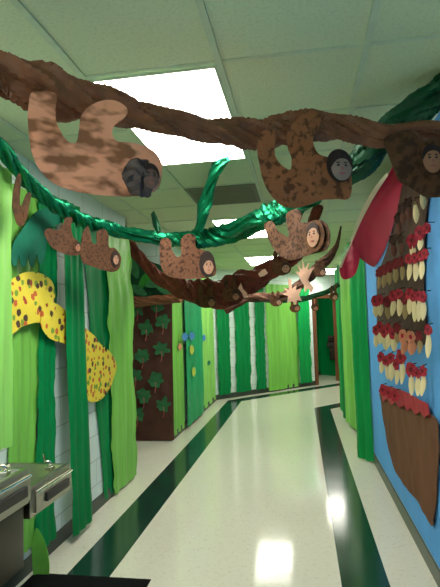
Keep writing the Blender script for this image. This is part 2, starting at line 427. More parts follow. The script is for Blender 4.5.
# door frame
fr = prism(dg(DOOR0-0.05, 0.03), dg(DOOR0+0.05, 0.03), 0, 2.06, 0.18)
fr2 = prism(dg(DOOR1-0.05, 0.03), dg(DOOR1+0.05, 0.03), 0, 2.06, 0.18)
fr3 = prism(dg(DOOR0-0.05, 0.03), dg(DOOR1+0.05, 0.03), 2.06, 2.15, 0.18)
struct(obj('door_1', join(fr, fr2, fr3), M['wood'], smooth=False))

# blue paper covering the right wall
o = struct(obj('trim_1', prism((XR-0.004, 5.6), (XR-0.004, -1.5), 0.11, 2.5, 0.003, 1), M['blue'], smooth=False))
o['label'] = 'blue paper covering the right wall'

# baseboards
def base(name, p, q, mat='base', h=0.10, side=-1): struct(obj(name, prism(p, q, 0, h, 0.012, side), M[mat], smooth=False))
base('baseboard_left', (XL, YB), (XL, 4.70)); base('baseboard_left_far', (XL, 6.3), (XL, 9.68))
base('baseboard_far', dg(0), dg(DOOR0-0.05)); base('baseboard_far_beyond', dg(DOOR1+0.05), dg(TE))
base('baseboard_right', (XR, 8.53), (XR, YB), 'base2'); base('baseboard_right_far', END_R, PR0, 'base2')
base('baseboard_alcove', (-3.3, 6.3), (XL, 6.3)); base('baseboard_recess', dg(DOOR0-0.4, -1.35), dg(DOOR1+0.9, -1.35)); base('baseboard_recess_right', dg(DOOR1+0.9, -1.35), dg(DOOR1+0.9, -0.12))

# dark green floor stripes (both turn with the corridor)
def stripe(name, inner, outer):
    v = []; n = len(inner)
    for z in (0.0005, 0.0025): v += [Vector((p[0], p[1], z)) for p in inner+outer]
    Fc = []
    for i in range(n-1):
        Fc += [(2*n+i, 2*n+i+1, 3*n+i+1, 3*n+i), (i, n+i, n+i+1, i+1), (i, i+1, 2*n+i+1, 2*n+i), (n+i, 3*n+i, 3*n+i+1, n+i+1)]
    Fc += [(0, 2*n, 3*n, n), (n-1, 2*n-1, 4*n-1, 3*n-1)]
    struct(obj(name, (v, Fc), M['stripe'], smooth=False))
def meet(x, p0, d): return Vector((x, p0.y+d.y*(x-p0.x)/d.x, 0))
def lane(x, p0, off): q = p0+nv*off; k = meet(x, q, dv); return [(x, YB), (k.x, k.y), tuple((k+dv*7.0)[:2])]
stripe('trim_2', lane(-1.198, PL0, 0.50), lane(-1.471, PL0, 0.24))
stripe('trim_3', lane(0.1695, PR0, -0.54), lane(0.4375, PR0, -0.27))

# suspended ceiling grid: bars under the tiles
def bars():
    V = []
    xs = [TA+0.61*k for k in range(-4, 13)]; ys = [Y1+0.61*k for k in range(-10, 24)]
    g = []
    for x in xs: g.append(box(x-0.014, YB, H-0.010, x+0.014, 16.3, H-0.001))
    for y in ys:
        for a, b in zip(xs, xs[1:]): g.append(box(a+0.014, y-0.010, H-0.006, b-0.014, y+0.010, H-0.001))
    return join(*g)
struct(obj('trim_4', bars(), M['grid'], smooth=False))

# added recess fill light, then the ceiling lights
rl = bpy.data.lights.new('recess_fill', 'AREA'); rl.energy = 9; rl.size = 0.5; rl.color = LAMP_COL
ro = bpy.data.objects.new('recess_fill', rl); C.objects.link(ro); ro.location = dg(DOOR0+0.5, -0.7, H-0.03)   # unseen fill light, added to brighten the room beyond the doorway
def light(x, y, label):
    t = thing('ceiling_light', label, 'ceiling light', (x+0.305, y+0.61, H-0.03), 'fluorescent ceiling panels')
    a, b, c, d = x+0.012, y+0.012, x+0.598, y+1.208
    f = join(box(a, b, H-0.018, a+0.012, d, H-0.004), box(c-0.012, b, H-0.018, c, d, H-0.004), box(a+0.012, b, H-0.018, c-0.012, b+0.012, H-0.004), box(a+0.012, d-0.012, H-0.018, c-0.012, d, H-0.004))
    obj('frame', f, M['grid'], t, False)
    obj('diffuser', box(a+0.012, b+0.012, H-0.017, c-0.012, d-0.012, H-0.008), M['lamp'], t, False)
light(TA, Y1, 'large bright ceiling light panel behind the near brown paper vine')
light(TA, Y1+0.61*5, 'bright ceiling light panel above the middle green foil garland')
light(TA, Y1+0.61*10, 'small distant bright ceiling light panel above the far brown garland')
light(TA, Y1-0.61*5, 'ceiling light panel overhead behind the viewer')
light(TA, Y1-0.61*10, 'ceiling light panel at the back end of the corridor')
light(TA+0.61*2+0.10, Y1+0.61*14, 'farthest ceiling light panel past the bend by the red paper canopy')
t = thing('ceiling_vent', 'grey ceiling air vent between the first two light panels', 'vent', (TA+0.305, Y1+2.15, H-0.02))
va, vb = TA+0.014, Y1+1.84
obj('frame', join(box(va, vb, H-0.014, va+0.582, vb+0.03, H-0.004), box(va, vb+0.56, H-0.014, va+0.582, vb+0.59, H-0.004), box(va, vb+0.03, H-0.014, va+0.03, vb+0.56, H-0.004), box(va+0.552, vb+0.03, H-0.014, va+0.582, vb+0.56, H-0.004)), M['vent'], t, False)
obj('grille', join(*[([Vector((va+0.03, vb+0.04+k*0.026, H-0.004)), Vector((va+0.552, vb+0.04+k*0.026, H-0.004)), Vector((va+0.552, vb+0.056+k*0.026, H-0.013)), Vector((va+0.03, vb+0.056+k*0.026, H-0.013)),
     Vector((va+0.03, vb+0.043+k*0.026, H-0.003)), Vector((va+0.552, vb+0.043+k*0.026, H-0.003)), Vector((va+0.552, vb+0.059+k*0.026, H-0.012)), Vector((va+0.03, vb+0.059+k*0.026, H-0.012))],
     [(0,3,2,1),(4,5,6,7),(0,1,5,4),(1,2,6,5),(2,3,7,6),(3,0,4,7)]) for k in range(20)]), M['vent'], t, False)

# ------------------------------------------------------------------ plastic streamers
def strip(label, A, B, ztop, zbot, mat, wav=0.014, fold=0.008, seed=0.0, group=None, top=None, nfold=3, cat='streamer', skew=0.0, gather=0.0):
    """hanging strip between floor-plan points A and B (left and right edge), normal towards the corridor"""
    A, B = Vector((A[0], A[1], 0)), Vector((B[0], B[1], 0)); tA, tB = (A, B) if top is None else (Vector((top[0][0], top[0][1], 0)), Vector((top[1][0], top[1][1], 0)))
    d = (B-A).normalized(); n = Vector((d.y, -d.x, 0)); nu, nz = 14, 60; V = []
    for j in range(nz+1):
        f = j/nz; z = ztop+(zbot-ztop)*f; a = tA.lerp(A, f); b = tB.lerp(B, f)
        el = wav*(noise.noise(Vector((z*4.1, seed, 1)))+0.6*noise.noise(Vector((z*13, seed, 2))))
        er = wav*(noise.noise(Vector((z*4.1, seed, 5)))+0.6*noise.noise(Vector((z*13, seed, 6))))
        for i in range(nu+1):
            u = i/nu; p = a.lerp(b, u)+d*(el*(1-u)+er*u)
            h = fold*(math.sin(u*nfold*6.28+seed+noise.noise(Vector((z*1.4, seed, 9)))*2.2)+0.6*noise.noise(Vector((u*5+seed, z*2.2, 3))))
            zz = z+(0.008*noise.noise(Vector((u*6, seed, 4))) if j == nz else 0)
            V.append(p+n*(h+fold*1.2)+Vector((0, 0, max(zz, 0.004))))
    K = len(V); V += [v-n*0.0015 for v in V]; W = nu+1; Fc = []
    for j in range(nz):
        for i in range(nu):
            q = (j*W+i, j*W+i+1, (j+1)*W+i+1, (j+1)*W+i); Fc.append(q); Fc.append(tuple(x+K for x in reversed(q)))
    for j in range(nz):
        for i in (0, nu): a, b = j*W+i, (j+1)*W+i; Fc.append((a, b, b+K, a+K))
    for i in range(nu):
        for j in (0, nz): a, b = j*W+i, j*W+i+1; Fc.append((a, b, b+K, a+K))
    return tag(obj('streamer', (V, Fc), M[mat]), label, cat, group)
def wl(px, py, off=0.02): return onX(px, py, XL+off)
def lstrip(label, x0, x1, row, ztop, zbot, mat, off=0.02, tx=None, seed=0.0, **k):
    a, b = wl(x0, row, off), wl(x1, row, off); tp = None
    if tx: ta, tb = wl(tx[0], tx[2], off), wl(tx[1], tx[2], off); tp = ((ta.x, ta.y), (tb.x, tb.y))
    # left wall faces +x: run from near to far so that the strip's normal points into the corridor
    return strip(label, (a.x, a.y), (b.x, b.y), ztop, zbot, mat, seed=seed, top=tp, group='left wall streamers', **k)
lstrip('pale lime plastic streamer at the left edge above the drinking fountain', -30, 10, 430, 2.42, 0.86, 'pale_lime', 0.10, seed=1.1)
lstrip('lime plastic streamer beside the pale one, behind the yellow head of the spotted cutout', 7, 32, 430, 2.40, 0.15, 'lime', 0.004, seed=2.3, tx=(7, 40, 300))
lstrip('dark green streamer hanging behind the drinking fountain', 34, 54, 520, 2.40, 0.10, 'dgreen', 0.028, seed=3.7, wav=0.03, tx=(40, 56, 300))
lstrip('dark green streamer crossing in front of the yellow spotted cutout', 73, 92, 510, 2.41, 0.05, 'dgreen', 0.10, seed=4.2, tx=(62, 81, 270), wav=0.012)
lstrip('dark green streamer between the crossing one and the last lime one', 104, 121, 490, 2.40, 0.03, 'dgreen', 0.004, seed=5.9, tx=(80, 110, 270))
lstrip('lime plastic streamer with wavy edges at the end of the near left wall', 112, 136, 430, 2.42, 0.02, 'lime', 0.03, seed=6.4, tx=(106, 130, 270), wav=0.05)
# left wall past the alcove
def l2(label, y0, y1, mat, seed, off=0.03, zb=0.04, zt=2.40): strip(label, (XL+off, y0), (XL+off, y1), zt, zb, mat, 0.02, 0.01, seed, 'streamers past the brown trunk')
l2('lime streamer just right of the leafy brown paper trunk', 6.36, 7.02, 'lime', 11.0, 0.004)
l2('teal green streamer between two lime ones past the trunk', 6.98, 8.18, 'teal', 12.5, 0.05)
l2('pale lime streamer in the far left corner of the corridor', 8.12, 9.50, 'pale_lime', 13.2, 0.004)
# far wall: measured along it from the left corner
def fs(label, t0, t1, mat, seed, off=0.03, wav=0.03, zb=0.09):
    a, b = dg(t0, off), dg(t1, off); strip(label, (a.x, a.y), (b.x, b.y), 2.35, zb, mat, wav, 0.01, seed, 'streamers on the far wall')
fs('dark green streamer at the left corner of the far wall', 0.04, 0.36, 'dgreen', 21.0)
fs('second dark green streamer from the left on the far wall', 0.52, 0.92, 'dgreen', 22.3)
fs('third dark green streamer from the left on the far wall', 1.08, 1.36, 'dgreen', 23.9)
fs('left one of two lime streamers in the middle of the far wall', 1.40, 1.92, 'lime', 24.5, 0.045, zb=0.03)
fs('right one of two lime streamers in the middle of the far wall', 1.90, 2.42, 'lime', 25.1, 0.004, zb=0.03)
fs('emerald streamer between lime ones and brown door frame on the far wall', 2.40, 2.80, 'emerald', 26.6, 0.045)
def ins(label, o0, o1, z0, mat, seed):
    a, b = dg(DOOR1+0.86, o0), dg(DOOR1+0.86, o1); strip(label, (a.x, a.y), (b.x, b.y), 2.4, z0, mat, 0.03, 0.01, seed, 'streamers inside the doorway')
ins('lime streamer on the dark green wall inside the far doorway', -0.98, -0.62, 1.0, 'lime', 41.0)
ins('dark green streamer on the wall inside the far doorway', -1.30, -1.02, 0.5, 'dgreen', 42.0)
ins('emerald streamer at the right of the wall inside the far doorway', -0.56, -0.22, 0.7, 'emerald', 43.0)
# right wall: strips billow off the wall
def rs(label, y0, y1, x0, x1, mat, seed, zb=0.02, zt=2.36, **k): strip(label, (x0, y1), (x1, y0), zt, zb, mat, 0.012, 0.010, seed, 'streamers on the right wall', nfold=2, **k)
rs('wide emerald streamer nearest on the right wall beside the blue paper', 5.38, 5.56, 0.555, 0.695, 'emerald', 31.0)
rs('lime streamer right behind the wide emerald one on the right wall', 6.15, 6.7, 0.60, 0.69, 'lime', 32.0, zb=0.12)
rs('second lime streamer deeper along the right wall', 6.72, 7.25, 0.60, 0.69, 'pale_lime', 33.0, zb=0.06)
rs('dark green streamer deep along the right wall', 7.3, 7.8, 0.60, 0.69, 'dgreen', 34.0)
rs('emerald streamer at the far end of the right wall', 7.9, 8.45, 0.60, 0.70, 'emerald', 35.0)

# ------------------------------------------------------------------ twisted vines and foil garlands
Y = onY
tag(obj('paper_vine', twist_tube([Y(-90, 60, 1.12), Y(-40, 66, 1.25), Y(0, 76, 1.36), Y(40, 86, 1.43), Y(75, 99, 1.5), Y(105, 107, 1.58), Y(160, 120, 1.72), Y(220, 131, 1.88), Y(250, 134, 1.98), Y(285, 130, 2.05), Y(312, 126, 2.09), Y(345, 129, 2.12), Y(380, 134, 2.14), Y(415, 133, 2.17), Y(440, 131, 2.19), Y(460, 131, 2.18)],
    [0.052, 0.057, 0.060, 0.068, 0.050, 0.046, 0.042, 0.040, 0.048, 0.056, 0.062, 0.054, 0.046, 0.036, 0.034, 0.030], 3, 7.5, 0.24, 0.22, seed=3.0, crease=0.75), M['kraft']),
    'near twisted brown kraft paper vine spanning the corridor below the ceiling', 'vine', 'brown twisted paper vines')
tag(obj('foil_garland', twist_tube([Y(-25, 120, 2.2), Y(0, 146, 2.35), Y(20, 172, 2.5), Y(42, 195, 2.72), Y(70, 214, 2.95), Y(100, 227, 3.2), Y(140, 236, 3.5), Y(180, 240, 3.68), Y(215, 236, 3.66), Y(245, 226, 3.45), Y(270, 214, 3.2), Y(292, 207, 3.0), Y(318, 197, 2.75)],
    [0.03, 0.034, 0.038, 0.042, 0.044, 0.04, 0.046, 0.06, 0.07, 0.066, 0.075, 0.06, 0.03], 5, 11, 0.34, 0.34, seed=8.0), M['foil']),
    'shiny green foil garland sagging across the middle of the corridor with sloths', 'garland', 'green foil garlands')
tag(obj('foil_garland', twist_tube([Y(318, 192, 2.7), Y(340, 179, 2.62), Y(365, 158, 2.5), Y(390, 132, 2.44), Y(415, 111, 2.38), Y(438, 93, 2.32), Y(452, 82, 2.28)],
    [0.03, 0.05, 0.064, 0.064, 0.064, 0.066, 0.06], 4, 5, 0.3, 0.28, seed=12.0), M['foil_dark']),
    'dark green foil garland rising to the ceiling at the upper right', 'garland', 'green foil garlands')
tag(obj('foil_ribbon', twist_tube([Y(228, 158, 3.12), Y(220, 164, 3.2), Y(213, 176, 3.3), Y(208, 195, 3.40), Y(203, 212, 3.44), Y(198, 230, 3.49)],
    [0.02, 0.05, 0.05, 0.05, 0.05, 0.035], 3, 6, 0.3, 0.3, seed=15.0, flat=0.6), M['foil']),
    'short green foil ribbon hanging from the ceiling down to the garland', 'ribbon')
tag(obj('foil_ribbon', twist_tube([Y(153, 213, 3.52), Y(156, 223, 3.49), Y(159, 232, 3.47)], [0.02, 0.03, 0.02], 3, 6, 0.3, 0.3, seed=16.0, flat=0.6), M['foil_dark']),
    'tiny dark green foil tail left of the middle sloth above the garland', 'ribbon')
tag(obj('paper_vine', twist_tube([Y(124, 228, 5.0), Y(132, 246, 4.9), Y(145, 264, 4.85), Y(160, 278, 4.8), Y(182, 287, 4.7), Y(206, 294, 4.6), Y(230, 290, 4.55), Y(255, 279, 4.55), Y(280, 264, 4.5), Y(300, 248, 4.45), Y(312, 226, 4.4), Y(318, 205, 4.4)],
    [0.045, 0.05, 0.055, 0.06, 0.08, 0.11, 0.125, 0.105, 0.08, 0.06, 0.05, 0.04], 3, 6, 0.25, 0.3, seed=21.0), M['kraft_red']),
    'reddish brown twisted paper vine sagging in the middle distance', 'vine', 'brown twisted paper vines')
tag(obj('paper_vine', twist_tube([Y(226, 312, 6.2), Y(240, 302, 6.15), Y(256, 297, 6.1), Y(280, 297, 6.0), Y(298, 287, 5.95), Y(312, 274, 5.9), Y(322, 264, 5.85), Y(333, 252, 5.8), Y(338, 242, 5.8), Y(341, 226, 5.76)],
    [0.03, 0.04, 0.045, 0.05, 0.05, 0.05, 0.06, 0.045, 0.02, 0.008], 3, 6, 0.25, 0.3, seed=24.0), M['kraft_dark']),
    'dark brown paper vine far down the corridor rising to the right', 'vine', 'brown twisted paper vines')
tag(obj('paper_vine', twist_tube([Y(246, 300, 6.7), Y(275, 300, 6.7), Y(300, 299, 6.7), Y(318, 295, 6.7), Y(330, 290, 6.7), Y(339, 284, 6.7)],
    [0.02, 0.03, 0.035, 0.035, 0.03, 0.03], 3, 6, 0.25, 0.3, seed=27.0), M['vine_green']),
    'thin dark green twisted vine farthest down the corridor', 'vine')

# ------------------------------------------------------------------ sloth cut-outs
def features(head, pl, c, rx, ry, skin, off, rot=0.0, hair=True, beard=False):
    def P(a, b, q, r, n=12): return ell((c[0]+a*rx*math.cos(rot)-b*ry*math.sin(rot), c[1]+a*rx*math.sin(rot)+b*ry*math.cos(rot)), q*rx, r*ry, n, rot)
    g = max(rx, ry)/4
    dome = lambda a, b: 0.12*rx*max(0, 1-((a-c[0])/rx)**2-((b-c[1])/ry)**2)
    s = lambda poly, o: sheet(poly, pl, 0.0008, g, lambda a, b: dome(a, b), off+o, 1, 0)
    obj('face', s(P(0, 0, 1, 1, 22), 0), M[skin], head)
    if hair:
        hp = [Vector((c[0]+x*rx*math.cos(rot)-y*ry*math.sin(rot), c[1]+x*rx*math.sin(rot)+y*ry*math.cos(rot))) for x, y in
              [(-1.05, -0.1), (-1.0, 0.5), (-0.6, 0.95), (0, 1.1), (0.6, 0.95), (1.0, 0.5), (1.05, -0.1), (0.82, 0.2), (0.6, 0.5), (0.1, 0.62), (-0.45, 0.5), (-0.8, 0.2)]]
        obj('hair', sheet(hp, pl, 0.0008, g, dome, off+0.0012, 2, 0), M['hair'], head)
    for sx in (-1, 1):
        obj('eye', s(P(0.36*sx, 0.1, 0.15, 0.09), 0.0014), M['ink'], head)
        obj('eyebrow', s(P(0.36*sx, 0.3, 0.2, 0.045), 0.0014), M['hair'], head)
    obj('nose', s(P(0, -0.14, 0.12, 0.11), 0.0014), M['lip'], head)
    obj('mouth', s(P(0, -0.5, 0.32, 0.085), 0.0014), M['lip'], head)
def sloth(label, line, outline, mat, headpx, hr, facepx, fr, hmat='brown_painted', skin='skin_brown', yaw=0.0, hood=0.0, rot=0.0, crumple=False, ftr=True, arms=None, group='paper sloths hanging overhead'):
    # hangs in front of the stretch of vine between two points, facing the viewer
    a, b, off = onY(*line[0]), onY(*line[1]), line[2]
    pl = Plane((a+b)/2, math.atan2(b.y-a.y, b.x-a.x)); pl.p = pl.p+pl.n*off
    cx_, cy_ = sum(p[0] for p in outline)/len(outline), sum(p[1] for p in outline)/len(outline)
    c = onP(cx_, cy_, pl.p, pl.n); pl.p = c
    poly = pxpoly(pl, outline); zb = min(p.y for p in poly)
    t = thing('paper_sloth', label, 'paper sloth', pl.at(0, zb), group)
    w = max(p.x for p in poly)-min(p.x for p in poly)
    g = w/26
    obj('body', sheet(poly, pl, 0.003, g, None, 0, 4, 0.012*w/0.4, seed=c.x*3), M[mat], t)
    for ar in (arms or []):
        obj('arm', sheet(pxpoly(pl, ar), pl, 0.003, g, lambda a, b: 0.10*w*(a/w)**2*2-0.02*w, 0.02*w, 4, 0.008, seed=c.y), M[mat], t)
    hc = pl.st(*headpx); sc = pl.p.y/F
    base_h = 0.022*w
    if crumple:
        hd = obj('head', sheet(ell(hc, hr[0]*sc, hr[1]*sc, 22, 0, jit=0.22, seed=4), pl, 0.006, g*0.55, lambda a, b: 0.05*w*noise.noise(Vector((a*45, b*45, 2)))+0.07*w*max(0, 1-((a-hc.x)/(hr[0]*sc))**2-((b-hc.y)/(hr[1]*sc))**2), base_h, 3, 0.02), M[hmat], t)
    else:
        hd = obj('head', sheet(ell(hc, hr[0]*sc, hr[1]*sc, 18, rot), pl, 0.003, g, None, base_h, 3, 0.002), M[hmat], t)
    if ftr:
        fc = pl.st(*facepx); features(hd, pl, fc, fr[0]*sc, fr[1]*sc, skin, base_h+(0.05*w if crumple else 0.006), rot)
    return t
sloth('large salmon paper sloth with brown paint hanging at the upper left', ((45, 87, 1.43), (115, 105, 1.59), 0.095),
    [(32, 92), (45, 91), (57, 94), (56, 108), (57, 122), (63, 136), (71, 143), (77, 141), (79, 130), (81, 117), (88, 107), (100, 101), (113, 100), (124, 105), (127, 112), (123, 119), (114, 126), (112, 135), (118, 142), (135, 143), (150, 148), (159, 158), (161, 172), (158, 188), (146, 195), (125, 196), (100, 195), (72, 190), (52, 181), (39, 168), (31, 150), (28, 122), (29, 104)],
    'salmon_painted', (140, 178), (21.5, 22.5), (147, 179), (10, 14), 'char', 'skin_dark', 0.10, crumple=True)
sloth('tan paper sloth with grey face hanging in the upper middle', ((265, 133, 2.01), (312, 125, 2.085), 0.095),
    [(258, 136), (266, 130), (275, 131), (275, 145), (276, 156), (283, 165), (291, 169), (292, 158), (288, 146), (288, 132), (296, 120), (310, 110), (320, 116), (319, 127), (313, 138), (315, 150), (322, 156), (340, 158), (351, 166), (351, 196), (337, 199), (322, 200), (308, 205), (293, 208), (279, 204), (266, 187), (260, 166), (257, 150)],
    'tan_painted', (339, 166), (14.5, 17), (340, 168), (11.3, 14), 'hair', 'skin_grey', -0.05)
sloth('dark brown paper sloth cut by the right edge over the red canopy', ((395, 136, 2.148), (440, 138, 2.19), 0.065),
    [(384, 140), (396, 132), (411, 131), (422, 140), (436, 138), (452, 138), (458, 160), (456, 194), (440, 197), (424, 196), (411, 188), (400, 182), (394, 170), (389, 157)],
    'brown_painted', (431, 160), (13, 19), (431, 160), (9.5, 13.5), 'brown_painted', 'skin_brown', -0.1)
sloth('brown paper sloth with hooded face right of the middle garland', ((270, 214, 3.2), (292, 207, 3.0), 0.095),
    [(265, 225), (271, 221), (277, 228), (283, 235), (287, 236), (287, 226), (286, 215), (294, 209), (302, 212), (301, 222), (308, 222), (320, 220), (329, 228), (330, 240), (326, 250), (312, 254), (300, 258), (290, 260), (279, 255), (272, 246), (267, 235)],
    'umber_painted', (316.5, 236), (14, 15), (315.5, 235.5), (9, 11), 'brown_painted', 'skin', -0.05)
sloth('spotted tan paper sloth at the lowest point of the green garland', ((165, 239, 3.60), (190, 239, 3.68), 0.105),
    [(160, 242), (166, 238), (171, 241), (172, 250), (177, 257), (181, 254), (181, 240), (187, 234), (195, 236), (196, 247), (204, 250), (212, 256), (216, 266), (215, 275), (205, 278), (190, 279), (174, 278), (164, 273), (160, 260)],
    'dotted_tan', (207, 264), (8.5, 13.5), (208, 266), (5.5, 9), 'hair', 'skin', 0.0)
sloth('small dotted brown paper sloth second from the left on the garland', ((50, 201, 2.79), (70, 214, 2.95), 0.065),
    [(45, 234), (49, 228), (57, 230), (63, 224), (66, 218), (72, 218), (71, 228), (73, 237), (80, 244), (80, 254), (68, 255), (53, 248)],
    'dotted_brown', (76, 247), (5.5, 7.5), (76.5, 247), (3.6, 5), 'brown_painted', 'skin_brown', 0.25)
sloth('small dotted brown paper sloth with pale face near the left lime streamer', ((85, 221, 3.08), (103, 228, 3.23), 0.065),
    [(81, 245), (83, 232), (88, 226), (90, 236), (92, 243), (97, 243), (97, 233), (103, 229), (108, 234), (109, 247), (115, 248), (121, 256), (120, 268), (111, 272), (94, 267), (82, 261)],
    'dotted_brown', (114.5, 259), (6.5, 9), (114.5, 259), (4.2, 6.3), 'hair', 'skin', 0.25)
sloth('thin dark brown sloth cutout at the far left above the teal leaf', ((20, 172, 2.5), (32, 185, 2.6), 0.05),
    [(13, 200), (16, 180), (21, 174), (20, 200), (21, 207), (24, 200), (27, 193), (31, 194), (29, 205), (27, 216), (22, 226), (16, 222)],
    'brown_painted', (25, 215), (3.5, 4.5), (25, 215), (2.2, 3), 'brown_painted', 'skin_brown', 0.3, ftr=False)
# small distant ones
def far_sloth(label, line, cx, cy, rx, ry, fx, fy, fr, skin='skin_brown', mat='brown_painted', arm=1):
    o = []
    for a in range(0, 360, 24):
        q = math.radians(a); o.append((cx+rx*math.cos(q), cy-ry*math.sin(q)))
    # two raised arms
    k = 1.25*arm
    o[3:6] = [(cx+rx*0.62, cy-ry*0.9), (cx+rx*0.5, cy-ry*1.9*k), (cx+rx*0.15, cy-ry*1.85*k), (cx, cy-ry*0.9), (cx-rx*0.25, cy-ry*0.9), (cx-rx*0.4, cy-ry*1.8*k), (cx-rx*0.75, cy-ry*1.7*k)]
    return sloth(label, line, o, mat, (fx, fy), (fr*1.35, fr*1.5), (fx, fy), (fr, fr*1.2), 'brown_painted', skin, group='small paper sloths on the far vines')
far_sloth('small brown sloth hanging under the lowest part of the reddish vine', ((195, 291, 4.66), (218, 293, 4.57), 0.185), 206, 301, 10.5, 7, 212, 302, 4)
far_sloth('small brown sloth on the reddish vine left of the pink cutout', ((222, 292, 4.57), (240, 286, 4.55), 0.175), 231, 294, 9, 8, 236, 296, 3.4)
far_sloth('small dark brown sloth under the hooded sloth on the reddish vine', ((270, 270, 4.52), (288, 258, 4.48), 0.12), 281, 268, 10, 7.5, 286, 268, 4, 'skin')
far_sloth('tiny brown sloth at the left end of the dark far vine', ((266, 296, 6.015), (286, 296, 6.015), 0.082), 276, 302, 6, 4.5, 279, 302, 2.4, 'skin')
far_sloth('tiny brown sloth below the lower pink cutout', ((290, 299, 6.7), (302, 299, 6.7), 0.05), 295, 308, 5.5, 4.5, 297, 308, 2.4)
far_sloth('tiny brown sloth high on the far vine by the red canopy', ((315, 271, 5.88), (324, 262, 5.84), 0.08), 320, 272, 6.5, 5, 323, 272, 2.6, 'skin')
far_sloth('tiny brown sloth on the green vine in front of the doorway', ((330, 289, 6.7), (338, 286, 6.7), 0.05), 334, 296, 4.5, 4.5, 335, 297, 2.3, 'skin')
far_sloth('tiny brown sloth hanging beside the top of the door frame', ((311, 297, 6.7), (320, 295, 6.7), 0.05), 315, 307, 4, 4, 316, 308, 2.0)
# pale pink cut-outs with fingers
def pinky(label, yd, pts, py):
    pl = Plane(onY(pts[0][0], pts[0][1], yd), 0.03)
    tag(obj('paper_hand', sheet(pxpoly(pl, pts), pl, 0.003, 0.02, None, 0, 1, 0.012, seed=yd), M['pink']), label, 'paper cutout', 'pale pink fingered cutouts')
pinky('pale pink fingered cutout highest on the far vine', 5.805, [(299, 276), (295, 271), (300, 272), (297, 263), (302, 270), (302, 259), (305, 269), (309, 262), (308, 270), (314, 267), (310, 275), (308, 280), (314, 288), (311, 293), (308, 288), (305, 293), (304, 285), (301, 281)], 0)
pinky('pale pink fingered cutout lower left of the highest one', 5.885, [(288, 296), (282, 294), (287, 292), (283, 287), (289, 290), (288, 279), (291, 279), (292, 289), (297, 284), (296, 290), (302, 288), (299, 295), (302, 301), (297, 300), (296, 305), (292, 301), (287, 303)], 0)
pinky('pale pink slender cutout over the lower edge of the reddish vine', 4.41, [(238, 288), (241, 283), (243, 289), (247, 293), (248, 297), (244, 298), (242, 293)], 0)
pinky('small pale pink cutout just left of the dark brown far sloth', 4.40, [(258, 274), (262, 270), (265, 269), (268, 273), (264, 276), (260, 277)], 0)

# ------------------------------------------------------------------ left wall cut-outs
pw = Plane(Vector((XL+0.078, 3.2, 1.5)), math.pi/2)
sc = thing('spotted_cutout', 'winding yellow paper cutout with red and brown spots woven through left wall streamers', 'paper cutout', (XL+0.055, 3.4, 0.9))
ph = Plane(Vector((XL+0.078, 3.0, 1.6)), math.pi/2)
obj('head', sheet(pxpoly(ph, [(8, 284), (16, 277), (27, 272), (40, 273), (50, 280), (54, 291), (54, 304), (52, 316), (45, 322), (34, 323), (22, 327), (13, 334), (7, 338), (4, 310)]), ph, 0.003, 0.025, lambda a, b: 0.004*math.sin(a*9), 0.0, 4, 0.010), M['spots'], sc)
obj('neck', sheet(pxpoly(pw, [(42, 328), (41, 318), (46, 308), (54, 303), (63, 308), (70, 318), (80, 326), (80, 344), (72, 346), (63, 343), (50, 338)]), pw, 0.003, 0.025, lambda a, b: 0.002*math.sin(a*9), 0.0, 4, 0.010), M['spots'], sc)
obj('body', sheet(pxpoly(pw, [(74, 330), (84, 328), (91, 333), (101, 344), (112, 355), (116, 366), (113, 380), (106, 394), (98, 401), (88, 401), (85, 388), (82, 368), (74, 350)]), pw, 0.003, 0.025, lambda a, b: 0.002*math.sin(a*9), 0.002, 4, 0.008), M['spots'], sc)
pt = Plane(Vector((XL+0.078, 3.0, 2.0)), math.pi/2)
tag(obj('paper_leaf', sheet(pxpoly(pt, [(12, 262), (14, 245), (18, 236), (24, 228), (33, 216), (42, 209), (54, 208), (62, 214), (62, 222), (54, 226), (48, 234), (47, 246), (44, 262), (40, 264), (38, 254), (35, 265), (31, 266), (29, 255), (26, 266), (22, 265), (20, 255), (17, 266)]), pt, 0.003, 0.03, lambda a, b: 0.005*math.sin(a*7), 0, 2, 0.010), M['teal_paper']),
    'dark teal fringed paper leaf high on the left wall under the garland', 'paper leaf')
# lime leaf by the fountain
pg = Plane(Vector((-1.60, 2.86, 0.1)), 0.1)
tag(obj('paper_leaf', sheet(pxpoly(pg, [(36, 528), (41, 534), (46, 545), (49, 558), (49, 574), (42, 577), (34, 577), (32, 562), (32, 545)]), pg, 0.003, 0.02, lambda a, b: 0.1*(a+0.05)**2, 0, 3, 0.006), M['leaf_lime']),
    'pointed lime green leaf hanging to the floor below the drinking fountain', 'paper leaf')

